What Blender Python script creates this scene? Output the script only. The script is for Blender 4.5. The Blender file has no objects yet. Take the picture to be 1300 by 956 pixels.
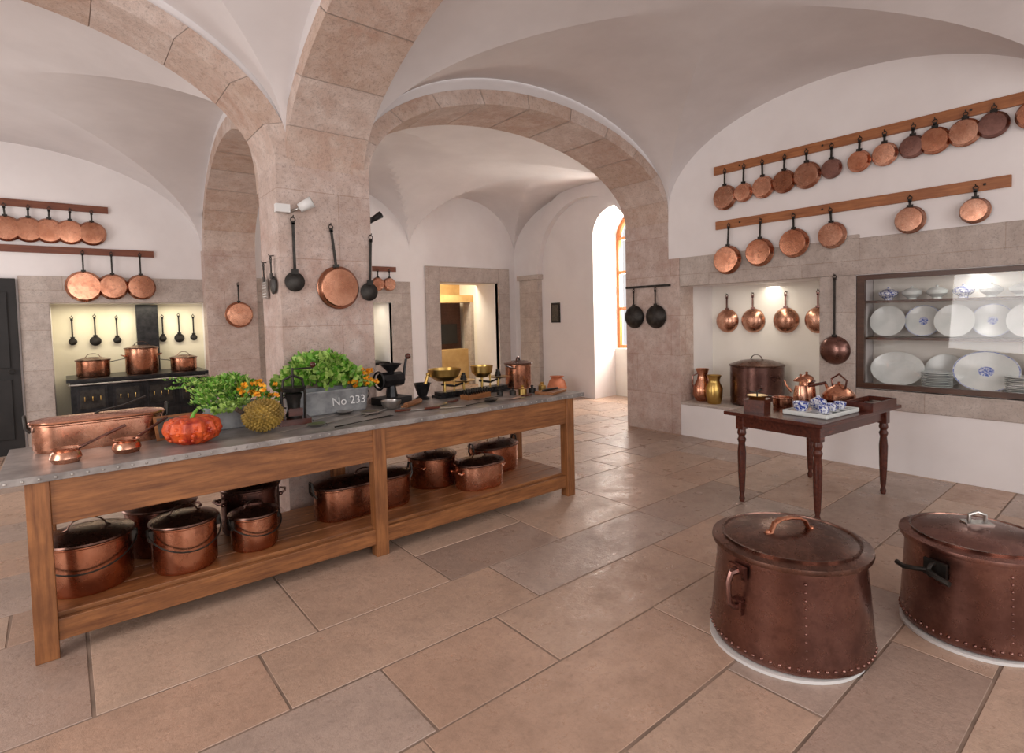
import bpy, bmesh, math, random
from mathutils import Vector, Matrix
random.seed(7)
S=bpy.context.scene
COL=S.collection
try:
    S.view_settings.view_transform='Standard'
except Exception: pass
# ------------------------------------------------------------ materials
def mk(name):
    m=bpy.data.materials.new(name);m.use_nodes=True
    nt=m.node_tree;b=nt.nodes['Principled BSDF'];return m,nt,b
def ramp(nt,fac,c1,c2,p1=.35,p2=.65):
    r=nt.nodes.new('ShaderNodeValToRGB');r.color_ramp.elements[0].position=p1;r.color_ramp.elements[1].position=p2
    r.color_ramp.elements[0].color=(*c1,1);r.color_ramp.elements[1].color=(*c2,1);nt.links.new(fac,r.inputs[0]);return r.outputs[0]
def noise(nt,vec,scale,detail=4,rough=.6):
    n=nt.nodes.new('ShaderNodeTexNoise');n.inputs['Scale'].default_value=scale;n.inputs['Detail'].default_value=detail;n.inputs['Roughness'].default_value=rough
    nt.links.new(vec,n.inputs['Vector']);return n.outputs['Fac']
def mix(nt,f,a,b,mode='MIX'):
    n=nt.nodes.new('ShaderNodeMix');n.data_type='RGBA';n.blend_type=mode
    if isinstance(f,(int,float)): n.inputs[0].default_value=f
    else: nt.links.new(f,n.inputs[0])
    for i,v in ((6,a),(7,b)):
        if isinstance(v,tuple): n.inputs[i].default_value=(*v,1)
        else: nt.links.new(v,n.inputs[i])
    return n.outputs[2]
def coords(nt,world=False,scale=(1,1,1)):
    if world:
        g=nt.nodes.new('ShaderNodeNewGeometry');o=g.outputs['Position']
    else:
        t=nt.nodes.new('ShaderNodeTexCoord');o=t.outputs['Object']
    mp=nt.nodes.new('ShaderNodeMapping');mp.inputs['Scale'].default_value=scale;nt.links.new(o,mp.inputs[0]);return mp.outputs[0]
def bump(nt,b,h,strength=.2,dist=.01):
    n=nt.nodes.new('ShaderNodeBump');n.inputs['Strength'].default_value=strength;n.inputs['Distance'].default_value=dist
    nt.links.new(h,n.inputs['Height']);nt.links.new(n.outputs[0],b.inputs['Normal'])
def simple(name,c1,c2=None,rough=.5,metal=0,scale=8,bs=0,world=False,sc=(1,1,1),bd=.005,p=(.35,.65),rv=0):
    m,nt,b=mk(name);c2=c2 or c1
    v=coords(nt,world,sc);n=noise(nt,v,scale)
    nt.links.new(ramp(nt,n,c1,c2,*p),b.inputs['Base Color'])
    b.inputs['Roughness'].default_value=rough;b.inputs['Metallic'].default_value=metal
    if rv:
        r=nt.nodes.new('ShaderNodeMapRange');r.inputs[3].default_value=rough-rv;r.inputs[4].default_value=rough+rv;nt.links.new(n,r.inputs[0]);nt.links.new(r.outputs[0],b.inputs['Roughness'])
    if bs: bump(nt,b,noise(nt,v,scale*3),bs,bd)
    return m
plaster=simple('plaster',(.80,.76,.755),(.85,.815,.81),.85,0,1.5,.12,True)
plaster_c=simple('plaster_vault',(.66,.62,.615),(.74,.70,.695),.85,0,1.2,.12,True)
plaster_b=simple('plaster_warm',(.84,.80,.72),(.88,.84,.78),.85,0,1.5,.1,True)
def stone(name,c1,c2,c3,joints=True,bw=1.1,bh=.52,k=1.0):
    m,nt,b=mk(name);v=coords(nt,True)
    big=noise(nt,v,1.7,3);fine=noise(nt,v,48,6,.85);mid=noise(nt,v,6,6,.75);pit=noise(nt,v,16,6,.8)
    c=mix(nt,ramp(nt,big,(0,0,0),(1,1,1),.38,.62),c1,c2)
    c=mix(nt,ramp(nt,mid,(0,0,0),(.85,.85,.85),.42,.62),c,c3)
    c=mix(nt,ramp(nt,fine,(.0,.0,.0),(.75,.75,.75),.5,.66),c,tuple(x*.48 for x in c1))
    c=mix(nt,ramp(nt,pit,(.0,.0,.0),(.5,.5,.5),.53,.68),c,tuple(x*.62 for x in c1))
    if joints:
        sp=nt.nodes.new('ShaderNodeSeparateXYZ');nt.links.new(v,sp.inputs[0])
        ad=nt.nodes.new('ShaderNodeMath');nt.links.new(sp.outputs[0],ad.inputs[0]);nt.links.new(sp.outputs[1],ad.inputs[1])
        cb=nt.nodes.new('ShaderNodeCombineXYZ');nt.links.new(ad.outputs[0],cb.inputs[0]);nt.links.new(sp.outputs[2],cb.inputs[1])
        br=nt.nodes.new('ShaderNodeTexBrick');br.inputs['Scale'].default_value=1;br.inputs['Brick Width'].default_value=bw;br.inputs['Row Height'].default_value=bh
        br.inputs['Mortar Size'].default_value=.004;br.inputs['Color1'].default_value=(1,1,1,1);br.inputs['Color2'].default_value=(.90,.88,.88,1);br.inputs['Mortar'].default_value=(.78,.72,.68,1)
        nt.links.new(cb.outputs[0],br.inputs[0]);c=mix(nt,1.0,c,br.outputs[0],'MULTIPLY')
    nt.links.new(c,b.inputs['Base Color']);b.inputs['Roughness'].default_value=.8;bump(nt,b,pit,.7,.018);return m
granite=stone('granite_block',(.53,.375,.32),(.57,.45,.39),(.70,.59,.54))
ga=[stone('granite_arch_a',(.52,.355,.28),(.56,.42,.35),(.66,.54,.47),False),
    stone('granite_arch_b',(.49,.325,.25),(.54,.40,.32),(.63,.50,.43),False),
    stone('granite_arch_c',(.55,.40,.33),(.59,.47,.41),(.70,.59,.53),False)]
mortar=simple('joint_mortar',(.40,.31,.26),None,.9)
granite_g=stone('granite_grey',(.49,.42,.375),(.56,.48,.43),(.66,.59,.54))
def slab(i,c):
    m,nt,b=mk('stone_slab_%d'%i);v=coords(nt,True)
    big=noise(nt,v,1.0+.25*i,5,.6);mid=noise(nt,v,5,7,.75);fine=noise(nt,v,30,7,.85)
    c2=tuple(min(1,x*1.28+.02) for x in c);c3=tuple(x*.60 for x in c)
    col=mix(nt,ramp(nt,big,(0,0,0),(.8,.8,.8),.35,.70),c,c2)
    col=mix(nt,ramp(nt,mid,(0,0,0),(.42,.42,.42),.48,.70),col,c3)
    col=mix(nt,ramp(nt,fine,(0,0,0),(.6,.6,.6),.5,.70),col,c3)
    nt.links.new(col,b.inputs['Base Color'])
    r=nt.nodes.new('ShaderNodeMapRange');r.inputs[1].default_value=.35;r.inputs[2].default_value=.65;r.inputs[3].default_value=.20;r.inputs[4].default_value=.55;nt.links.new(mid,r.inputs[0]);nt.links.new(r.outputs[0],b.inputs['Roughness'])
    bump(nt,b,mid,.5,.02);return m
slabs=[slab(i,c) for i,c in enumerate(((.43,.295,.22),(.345,.245,.195),(.46,.325,.245),(.38,.285,.235),(.42,.275,.20)))]
grout=simple('floor_grout',(.17,.12,.09),(.30,.21,.16),.8,0,5,0,True)
def wood(name,c1,c2,rough=.45,sc=(1.2,14,14),scale=3):
    m,nt,b=mk(name);v=coords(nt,False,sc);n=noise(nt,v,scale,6,.65);n2=noise(nt,coords(nt,False,(1,1,1)),3,5,.7)
    c=ramp(nt,n,c1,c2,.3,.7);c=mix(nt,ramp(nt,n2,(0,0,0),(.55,.55,.55),.45,.7),c,tuple(x*.9 for x in c1))
    nt.links.new(c,b.inputs['Base Color']);b.inputs['Roughness'].default_value=rough;bump(nt,b,n,.25,.004);return m
pine=wood('pine_wood',(.14,.048,.016),(.38,.155,.052))
pine_v=wood('pine_wood_upright',(.14,.048,.016),(.38,.155,.052),sc=(14,14,1.2))
rackw=wood('rack_wood_y',(.24,.08,.028),(.46,.18,.065),sc=(14,1.2,14))
rackx=wood('rack_wood_dark',(.13,.035,.018),(.22,.07,.03))
mahog=wood('mahogany',(.04,.010,.007),(.13,.032,.018),.25)
oakd=wood('display_wood',(.05,.02,.012),(.10,.045,.025),.35,sc=(14,1.2,14))
orangew=wood('window_wood',(.40,.12,.03),(.60,.22,.06),.4,sc=(14,14,1.2))
zinc=simple('zinc_top',(.20,.18,.17),(.40,.37,.35),.36,.35,6,.15)
def coppermat(name,c1,c2,c3,rough=.27,scale=5):
    m,nt,b=mk(name);v=coords(nt);oi=nt.nodes.new('ShaderNodeObjectInfo')
    va=nt.nodes.new('ShaderNodeVectorMath');nt.links.new(v,va.inputs[0]);nt.links.new(oi.outputs['Location'],va.inputs[1]);v=va.outputs[0]
    n=noise(nt,v,scale,5,.65);n2=noise(nt,v,scale*3.2,5,.7)
    c=ramp(nt,n,c1,c2,.35,.65);c=mix(nt,ramp(nt,n2,(0,0,0),(.6,.6,.6),.5,.7),c,c3)
    rr=nt.nodes.new('ShaderNodeMapRange');rr.inputs[3].default_value=.66;rr.inputs[4].default_value=1.12;nt.links.new(oi.outputs['Random'],rr.inputs[0])
    cb=nt.nodes.new('ShaderNodeCombineXYZ')
    for i in range(3): nt.links.new(rr.outputs[0],cb.inputs[i])
    c=mix(nt,1.0,c,cb.outputs[0],'MULTIPLY')
    nt.links.new(c,b.inputs['Base Color']);b.inputs['Metallic'].default_value=1
    r=nt.nodes.new('ShaderNodeMapRange');r.inputs[3].default_value=rough-.12;r.inputs[4].default_value=rough+.14;nt.links.new(n2,r.inputs[0]);nt.links.new(r.outputs[0],b.inputs['Roughness'])
    bump(nt,b,n2,.06,.004);return m
copper=coppermat('copper',(.46,.19,.11),(.70,.34,.215),(.33,.13,.085),.25)
copper_p=coppermat('copper_pale',(.56,.26,.165),(.78,.44,.31),(.42,.19,.12),.27,6)
copper_d=coppermat('copper_dark',(.20,.105,.09),(.32,.175,.145),(.14,.07,.06),.28,4)
copper_l=coppermat('copper_lid',(.14,.08,.065),(.27,.15,.115),(.10,.06,.05),.28,6)
brass=simple('brass',(.50,.32,.09),(.66,.46,.16),.28,1,6)
iron=simple('iron',(.025,.022,.02),(.06,.055,.05),.45,.8,12)
ironc=simple('cast_iron',(.012,.012,.013),(.035,.033,.035),.35,.6,12)
steel=simple('tin_plate',(.34,.32,.30),(.55,.53,.50),.32,.95,10)
galv=simple('galvanised',(.26,.27,.28),(.40,.41,.42),.5,.4,14)
blackp=simple('black_paint',(.007,.006,.006),(.014,.012,.012),.6,0,6)
ceram=simple('ceramic_white',(.64,.68,.66),(.74,.77,.75),.15)
blue=simple('blue_white_pattern',(.02,.05,.32),(.80,.82,.88),.15,0,55,p=(.45,.55))
bluep=simple('blue_crest',(.05,.12,.50),(.70,.74,.84),.15,0,70,p=(.42,.6))
white=simple('white_base',(.70,.70,.69),None,.5)
leaf=simple('leaf',(.06,.20,.015),(.18,.42,.04),.5,0,30)
leaf2=simple('leaf_light',(.26,.44,.07),(.46,.62,.18),.5,0,30)
orange=simple('petal_orange',(.82,.28,.01),(.95,.52,.04),.5,0,30)
soil=simple('soil',(.03,.02,.012),(.07,.045,.03),.9,0,30)
redpk=simple('squash_red',(.30,.012,.006),(.70,.11,.02),.4,0,16,.3,bd=.01)
durm=simple('durian_skin',(.15,.09,.012),(.36,.23,.04),.6,0,14)
paper=simple('slate',(.05,.045,.04),(.12,.10,.08),.6,0,40)
lettering=simple('lettering_white',(.7,.7,.7),None,.6)
brick=stone('dark_brick',(.07,.03,.022),(.12,.05,.035),(.10,.05,.035),True,.22,.07)
ochre=simple('ochre_plaster',(.50,.31,.12),(.62,.41,.18),.8,0,3,0,True)
yellowp=simple('hearth_plaster',(.78,.73,.56),(.84,.79,.64),.8,0,2,.1,True)
terra=simple('terracotta',(.42,.13,.06),(.55,.2,.1),.6,0,6)
def glass():
    m=bpy.data.materials.new('case_glass');m.use_nodes=True;nt=m.node_tree;nt.nodes.clear()
    o=nt.nodes.new('ShaderNodeOutputMaterial');x=nt.nodes.new('ShaderNodeMixShader');t=nt.nodes.new('ShaderNodeBsdfTransparent');g=nt.nodes.new('ShaderNodeBsdfGlossy');g.inputs['Roughness'].default_value=.02
    x.inputs[0].default_value=.035;nt.links.new(t.outputs[0],x.inputs[1]);nt.links.new(g.outputs[0],x.inputs[2]);nt.links.new(x.outputs[0],o.inputs[0]);return m
glassm=glass()
# ------------------------------------------------------------ builder
def basis(x,y,z,o=(0,0,0)):
    M=Matrix.Identity(4)
    for i,c in enumerate((x,y,z)):
        for j in range(3): M[j][i]=c[j]
    for j in range(3): M[j][3]=o[j]
    return M
T=Matrix.Translation
def R(a,ax): return Matrix.Rotation(math.radians(a),4,ax)
class B:
    def __init__(s): s.v=[];s.f=[];s.m=[];s.s=[];s.mats=[];s.M=Matrix.Identity(4)
    def mi(s,m):
        if m not in s.mats: s.mats.append(m)
        return s.mats.index(m)
    def add(s,vs,fs,mat,smooth=True,M=None):
        M=s.M@(M or Matrix.Identity(4));n=len(s.v);k=s.mi(mat)
        s.v+= [tuple(M@Vector(v)) for v in vs]
        for f in fs: s.f.append(tuple(i+n for i in f));s.m.append(k);s.s.append(smooth)
    def lathe(s,prof,mat,M=None,n=32,L=0,sx=1,sy=1,W=0,rib=None):
        vs=[];rings=[]
        for r,z in prof:
            if r<1e-6 and L==0: rings.append([len(vs)]);vs.append((0,0,z))
            else:
                ids=[]
                for i in range(n):
                    a=2*math.pi*(i+.5)/n;c,d=math.cos(a),math.sin(a)
                    rr=r*(rib(a,z) if rib else 1)
                    x=rr*c*sx+(L/2 if c>0 else -L/2);y=rr*d*sy+(W/2 if d>0 else -W/2)
                    ids.append(len(vs));vs.append((x,y,z))
                rings.append(ids)
        fs=[]
        for a,b in zip(rings,rings[1:]):
            if len(a)==1 and len(b)==1: continue
            for i in range(n):
                j=(i+1)%n
                if len(a)==1: fs.append((a[0],b[j],b[i]))
                elif len(b)==1: fs.append((a[i],a[j],b[0]))
                else: fs.append((a[i],a[j],b[j],b[i]))
        s.add(vs,fs,mat,True,M);return s
    def box(s,c,d,mat,M=None,smooth=False):
        x,y,z=c;a,b,e=d[0]/2,d[1]/2,d[2]/2
        vs=[(x+i*a,y+j*b,z+k*e) for i in(-1,1) for j in(-1,1) for k in(-1,1)]
        s.add(vs,[(0,1,3,2),(4,6,7,5),(0,4,5,1),(2,3,7,6),(0,2,6,4),(1,5,7,3)],mat,smooth,M);return s
    def bx(s,x0,x1,y0,y1,z0,z1,mat): return s.box(((x0+x1)/2,(y0+y1)/2,(z0+z1)/2),(abs(x1-x0),abs(y1-y0),abs(z1-z0)),mat)
    def tube(s,pts,r,mat,M=None,n=8,closed=False,flat=1):
        pts=[Vector(p) for p in pts];k=len(pts);rs=r if isinstance(r,(list,tuple)) else [r]*k
        up=None;vs=[]
        for i,p in enumerate(pts):
            a=pts[(i-1)%k] if (closed or i>0) else p;b=pts[(i+1)%k] if (closed or i<k-1) else p
            t=(b-a).normalized()
            if up is None:
                up=Vector((0,0,1)) if abs(t.z)<.9 else Vector((0,1,0))
            u=(up-t*up.dot(t)).normalized();w=t.cross(u);up=u
            for q in range(n):
                g=2*math.pi*q/n;vs.append(p+u*math.cos(g)*rs[i]*flat+w*math.sin(g)*rs[i])
        fs=[]
        for i in range(k if closed else k-1):
            j=(i+1)%k
            for q in range(n):
                e=(q+1)%n;fs.append((i*n+q,i*n+e,j*n+e,j*n+q))
        if not closed: fs+= [tuple(range(n)),tuple((k-1)*n+q for q in range(n))]
        s.add(vs,fs,mat,True,M);return s
    def ball(s,c,r,mat,sc=(1,1,1),n=12,M=None):
        pr=[(math.sin(math.pi*i/n)*r if 0<i<n else 0,-math.cos(math.pi*i/n)*r*sc[2]) for i in range(n+1)]
        s.lathe(pr,mat,(M or Matrix.Identity(4))@T(c),n=16,sx=sc[0],sy=sc[1]);return s
    def done(s,name,loc=(0,0,0),rz=0,bevel=0,sharp=35):
        me=bpy.data.meshes.new(name);me.from_pydata(s.v,[],s.f)
        for m in s.mats: me.materials.append(m)
        me.polygons.foreach_set('material_index',s.m);me.polygons.foreach_set('use_smooth',s.s);me.update()
        bm=bmesh.new();bm.from_mesh(me);bmesh.ops.recalc_face_normals(bm,faces=bm.faces)
        th=math.radians(sharp)
        for e in bm.edges:
            if len(e.link_faces)==2 and e.calc_face_angle(0)>th: e.smooth=False
        bm.to_mesh(me);bm.free()
        o=bpy.data.objects.new(name,me);COL.objects.link(o);o.location=loc;o.rotation_euler=(0,0,math.radians(rz))
        if bevel:
            b=o.modifiers.new('bevel','BEVEL');b.width=bevel;b.segments=2;b.limit_method='ANGLE'
        return o
def arc(c,r,a0,a1,n=10,pl='xz',ry=None):
    ry=ry or r;o=[]
    for i in range(n+1):
        a=math.radians(a0+(a1-a0)*i/n);p,q=r*math.cos(a),ry*math.sin(a)
        o.append((c[0]+p,c[1],c[2]+q) if pl=='xz' else (c[0],c[1]+p,c[2]+q) if pl=='yz' else (c[0]+p,c[1]+q,c[2]))
    return o
# ------------------------------------------------------------ room shell
XR=6.2;A0=4.3;A1=5.0;AL=4.78;YB=9.35;XE=7.75;TOP=4.5;ZS=2.78;RR=.95
BX0,BX1=1.36,1.98
def span(axis,s,t,z): return (s,t,z) if axis=='x' else (t,s,z)
def arch_ring(name,axis,s0,s1,t0,t1,zs,Rr,th,mat=None,blocks=11,skew=0):
    b=B();c=(s0+s1)/2;a=(s1-s0)/2;sub=6;gap=.0018
    def sk(s): return skew*max(0,min(1,(s1-s)/(s1-s0)))
    for k in range(blocks):
        g0=math.pi*k/blocks;g1=math.pi*(k+1)/blocks
        for (ga_,gb_,mm,n,ins) in ((g0+gap if k else g0,g1-gap if k<blocks-1 else g1,mat or ga[(k*2+len(name))%3],sub,0),(g1-gap,g1+gap,mat or mortar,1,.004)):
            if k==blocks-1 and ins: continue
            vs=[];fs=[]
            for i in range(n+1):
                g=ga_+(gb_-ga_)*i/n;co,si=math.cos(g),math.sin(g)
                for (ra,rr,t) in ((a+ins,Rr+ins,t0+ins),(a+ins,Rr+ins,t1-ins),(a+th,Rr+th,t1-ins),(a+th,Rr+th,t0+ins)):
                    ss=c+ra*co;vs.append(span(axis,ss,t+sk(ss),zs+rr*si))
            for i in range(n):
                for q in range(4):
                    e=(q+1)%4;fs.append((i*4+q,i*4+e,i*4+4+e,i*4+4+q))
            b.add(vs,fs,mm,True)
    return b.done(name,sharp=40)
def arch_wall(b,axis,s0,s1,t0,t1,zs,Rr,top,mat,grow=0,skew=0):
    L0,L1=s0,s1
    s0-=grow;s1+=grow;Rr+=grow
    c=(s0+s1)/2;a=(s1-s0)/2;N=56;vs=[];fs=[]
    for i in range(N+1):
        g=math.pi*i/N;s=c+a*math.cos(g);z=zs+Rr*math.sin(g);k=skew*max(0,min(1,(L1-s)/(L1-L0)))
        vs+= [span(axis,s,t0+k,z),span(axis,s,t1+k,z),span(axis,s,t1+k,top),span(axis,s,t0+k,top)]
    for i in range(N):
        for q in range(4):
            e=(q+1)%4;fs.append((i*4+q,i*4+e,i*4+4+e,i*4+4+q))
    b.add(vs,fs,mat,True)
def vault(name,x0,x1,y0,y1,zs,Rv,split=None,N=72):
    def pts(a,b,n): return [(a+b)/2-(b-a)/2*math.cos(math.pi*i/n) for i in range(n+1)]
    def prof(v,a,b): 
        u=(v-(a+b)/2)/((b-a)/2);return math.sqrt(max(0,1-u*u))
    if split: xs=sorted(set(pts(x0,split,N//2)+pts(split,x1,N//2)+pts(x0,x1,N//2)))
    else: xs=pts(x0,x1,N)
    ys=pts(y0,y1,N);yc=(y0+y1)/2;vs=[];fs=[]
    for x in xs:
        for y in ys:
            zy=prof(y,y0,y1);zx=prof(x,x0,x1)
            if split and y>yc: zx=prof(x,x0,split) if x<split else prof(x,split,x1)
            vs.append((x,y,zs+Rv*max(zx,zy)))
    m=len(ys);nx=len(xs)
    for i in range(nx-1):
        for j in range(m-1):
            a,b_,c,d=i*m+j,(i+1)*m+j,(i+1)*m+j+1,i*m+j+1
            if (i<nx//2)==(j<m//2): fs+= [(a,b_,c),(a,c,d)]
            else: fs+= [(a,b_,d),(b_,c,d)]
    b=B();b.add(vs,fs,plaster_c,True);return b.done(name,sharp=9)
def holes(b,axis,s0,s1,t0,t1,z0,z1,hs,mat):
    ss=sorted({s0,s1,*[h[0] for h in hs],*[h[1] for h in hs]});zz=sorted({z0,z1,*[h[2] for h in hs],*[h[3] for h in hs]})
    for a,c in zip(ss,ss[1:]):
        for p,q in zip(zz,zz[1:]):
            ms,mz=(a+c)/2,(p+q)/2
            if any(h[0]<ms<h[1] and h[2]<mz<h[3] for h in hs): continue
            if axis=='x': b.bx(a,c,t0,t1,p,q,mat)
            else: b.bx(t0,t1,a,c,p,q,mat)
b=B();b.bx(-3.2,9.2,-3.4,11.6,-.1,-.004,grout)
rnd=random.Random(57);yy=-3.4;last=0
while yy<11.6:
    hh=rnd.choice((.40,.52,.62,.74,.88))*rnd.uniform(.95,1.05);xx=-3.2-rnd.uniform(0,.8)
    while xx<9.2:
        ww=rnd.uniform(.45,1.5);k=rnd.randrange(5)
        if k==last: k=(k+1)%5
        last=k
        def q(px,py,tx,ty): return (px+tx*rnd.uniform(.001,.007),py+ty*rnd.uniform(.001,.007))
        x0,x1,y0,y1=max(xx,-3.2),min(xx+ww,9.2),yy,min(yy+hh,11.6)
        pieces=[(x0,x1,y0,y1)]
        if hh>.7 and x1-x0>.35 and rnd.random()<.4:
            ym=y0+(y1-y0)*rnd.uniform(.4,.6);pieces=[(x0,x1,y0,ym),(x0,x1,ym,y1)]
        for n_,(p0,p1,q0,q1) in enumerate(pieces):
            if p1-p0<.04: continue
            z=rnd.uniform(-.0015,.0);c=.003
            A=[q(p0,q0,1,1),q(p1,q0,-1,1),q(p1,q1,-1,-1),q(p0,q1,1,-1)]
            cx,cy=(p0+p1)/2,(q0+q1)/2
            vs=[(x,y,z-.006) for x,y in A]+[(x+(c if x<cx else -c),y+(c if y<cy else -c),z) for x,y in A]
            b.add(vs,[(0,1,5,4),(1,2,6,5),(2,3,7,6),(3,0,4,7),(4,5,6,7)],slabs[(k+n_)%5],False)
        xx+=ww
    yy+=hh
b.done('floor')
VR=1.06
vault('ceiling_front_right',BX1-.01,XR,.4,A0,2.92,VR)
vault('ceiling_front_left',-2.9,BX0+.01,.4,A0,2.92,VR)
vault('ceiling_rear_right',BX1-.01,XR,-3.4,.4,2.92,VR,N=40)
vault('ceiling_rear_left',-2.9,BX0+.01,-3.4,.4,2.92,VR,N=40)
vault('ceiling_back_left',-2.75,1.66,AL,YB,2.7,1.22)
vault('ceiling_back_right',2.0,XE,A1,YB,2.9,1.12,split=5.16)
# pier and arcade
b=B();b.bx(1.28,2.02,A0,AL,0,2.78,granite);b.bx(1.34,2.02,AL,A1,0,2.78,granite);b.bx(1.25,2.05,A0-.03,AL+.03,0,.12,granite)
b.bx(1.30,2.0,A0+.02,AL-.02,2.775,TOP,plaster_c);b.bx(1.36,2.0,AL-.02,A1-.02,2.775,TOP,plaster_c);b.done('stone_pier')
b=B();b.bx(1.28,2.02,-3.4,-2.7,0,2.78,granite);b.bx(1.30,2.0,-3.38,-2.72,2.78,TOP,plaster);b.done('stone_pier')
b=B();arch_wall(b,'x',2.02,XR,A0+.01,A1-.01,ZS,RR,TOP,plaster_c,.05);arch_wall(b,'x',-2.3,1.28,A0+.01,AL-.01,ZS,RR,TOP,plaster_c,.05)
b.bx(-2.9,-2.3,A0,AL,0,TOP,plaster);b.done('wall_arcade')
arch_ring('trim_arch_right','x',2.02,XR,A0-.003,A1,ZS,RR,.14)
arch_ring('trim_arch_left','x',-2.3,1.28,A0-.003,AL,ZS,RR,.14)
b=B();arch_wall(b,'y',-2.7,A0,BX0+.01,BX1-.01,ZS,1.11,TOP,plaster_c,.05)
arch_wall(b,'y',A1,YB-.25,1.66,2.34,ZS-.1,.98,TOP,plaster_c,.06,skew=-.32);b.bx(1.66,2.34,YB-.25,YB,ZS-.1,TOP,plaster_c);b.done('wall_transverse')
arch_ring('trim_arch_front','y',-2.7,A0,BX0,BX1,ZS,1.11,.14,blocks=13)
arch_ring('trim_arch_back','y',A1,YB-.25,1.65,2.35,ZS-.1,.98,.16,skew=-.325)
# right wall
b=B()
holes(b,'y',-3.4,A0,XR,7.1,0,TOP,[(2.43,4.15,.42,1.94),(.3,2.09,.79,1.93)],plaster)
b.bx(XR+.01,8.6,A0,A1-.01,0,TOP,plaster)
b.bx(7.0,7.1,2.43,4.15,.42,1.94,plaster_b)
b.bx(6.68,7.1,.3,2.09,.79,1.93,plaster)
b.done('wall_right')
b=B();e=XR-.012
b.bx(e,XR+.05,-3.4,4.13,1.935,2.30,granite_g)
b.bx(e,XR+.05,2.09,2.435,.42,1.935,granite_g)
b.bx(e,XR+.05,2.06,2.33,2.3,2.34,granite_g)
b.bx(e,XR+.05,-.1,.3,.6,1.935,granite_g);b.bx(e,XR+.05,-.1,2.09,.6,.79,granite_g)
b.bx(e,6.99,2.44,4.12,.40,.435,granite_g)
b.done('trim_hearth_right',bevel=.008)
b=B();b.bx(e,XR+.3,4.13,A1,0,2.30,granite);b.bx(e,XR+.3,4.3,A1,2.30,ZS,granite);b.done('trim_pilaster_right')
# back wall
b=B()
holes(b,'x',-3.0,8.6,YB,YB+.8,0,TOP,[(-.12,1.76,0,1.92),(2.8,4.75,0,1.92),(5.8,7.27,0,2.32)],plaster)
b.bx(-.12,1.76,YB+.75,YB+.8,0,1.92,yellowp);b.bx(2.8,4.75,YB+.75,YB+.8,0,1.92,yellowp);b.done('wall_back')
b=B();y=YB-.02;y2=YB+.1
b.bx(-.42,2.4,y,y2,1.91,2.26,granite_g);b.bx(-.42,-.12,y,y2,0,1.91,granite_g);b.bx(1.76,2.8,y,y2,0,1.91,granite_g)
b.bx(2.4,5.16,y,y2,1.91,2.3,granite_g);b.bx(4.75,5.16,y,y2,0,1.91,granite_g)
b.done('trim_hearth_back',bevel=.01)
b=B();b.bx(5.48,5.8,y-.02,y2,0,2.62,granite_g);b.bx(7.27,7.57,y-.02,y2,0,2.62,granite_g);b.bx(5.8,7.27,y-.02,y2,2.31,2.62,granite_g);b.done('trim_doorway',bevel=.01)
b=B();b.bx(1.65,2.35,YB-.25,YB,0,ZS-.1,granite);b.done('trim_pilaster_back')
# passage behind the doorway
b=B();b.bx(5.4,7.7,11.3,11.4,0,2.8,ochre);b.bx(5.3,5.4,10.15,11.4,0,2.8,plaster_b);b.bx(7.6,7.7,10.15,11.4,0,2.8,plaster_b);b.bx(5.3,7.7,10.15,11.4,2.7,2.8,plaster_b)
b.bx(6.15,6.5,10.72,11.0,0,2.12,ochre);b.bx(6.5,7.58,10.72,11.0,1.95,2.12,ochre);b.bx(7.5,7.59,10.72,11.0,0,1.95,granite_g)
b.bx(6.55,7.5,11.15,11.32,.85,1.95,brick);b.bx(6.85,7.35,11.08,11.2,.98,1.45,blackp)
b.bx(6.5,7.5,10.85,11.3,0,.85,ochre);b.done('wall_passage')
# east wall with deep window
b=B();b.bx(XE,8.6,7.03,YB,0,TOP,plaster);b.bx(XE,8.6,A1,6.0,0,TOP,plaster)
arch_wall(b,'y',6.0,7.03,XE,8.6,3.05,.5,TOP,plaster);b.bx(8.35,8.6,6.0,7.03,0,.93,plaster_b);b.done('wall_east')
b=B();b.bx(XE-.12,XE,8.46,9.05,0,2.35,granite_g);b.bx(XE-.16,XE,8.42,9.09,2.35,2.45,granite_g);b.bx(XE-.15,XE,8.43,9.08,0,.15,granite_g);b.done('trim_pilaster_east',bevel=.01)
arch_ring('trim_arch_east','y',5.9,8.46,XE-.12,XE+.02,2.45,1.35,.3,plaster)
b=B()
for yy in (6.03,6.515,7.0): b.bx(8.42,8.5,yy-.035,yy+.035,.93,3.3,orangew)
for zz in (.96,1.7,2.4,3.05): b.bx(8.43,8.49,6.0,7.03,zz-.03,zz+.03,orangew)
b.tube([(8.46,6.515+.48*math.cos(math.pi*i/20),3.05+.46*math.sin(math.pi*i/20)) for i in range(21)],.05,orangew)
b.done('window_1')
b=B();b.bx(-3.1,-2.9,-3.4,10.2,0,TOP,plaster);b.done('wall_left')
b=B();b.bx(-1.35,-.44,YB-.06,YB-.001,0,2.22,blackp)
for xx in (-1.1,-.68):
    for z0,z1 in ((.2,.95),(1.1,2.05)): b.bx(xx-.15,xx+.15,YB-.08,YB-.055,z0,z1,blackp)
b.tube(arc((-.52,YB-.09,1.05),.03,0,350,10),.006,iron,closed=False);b.done('door_1',bevel=.006)
b=B();b.bx(XE-.03,XE,7.93,8.17,1.45,1.85,blackp);b.bx(XE-.034,XE-.028,7.96,8.14,1.49,1.81,paper);b.done('wall_notice')
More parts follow.
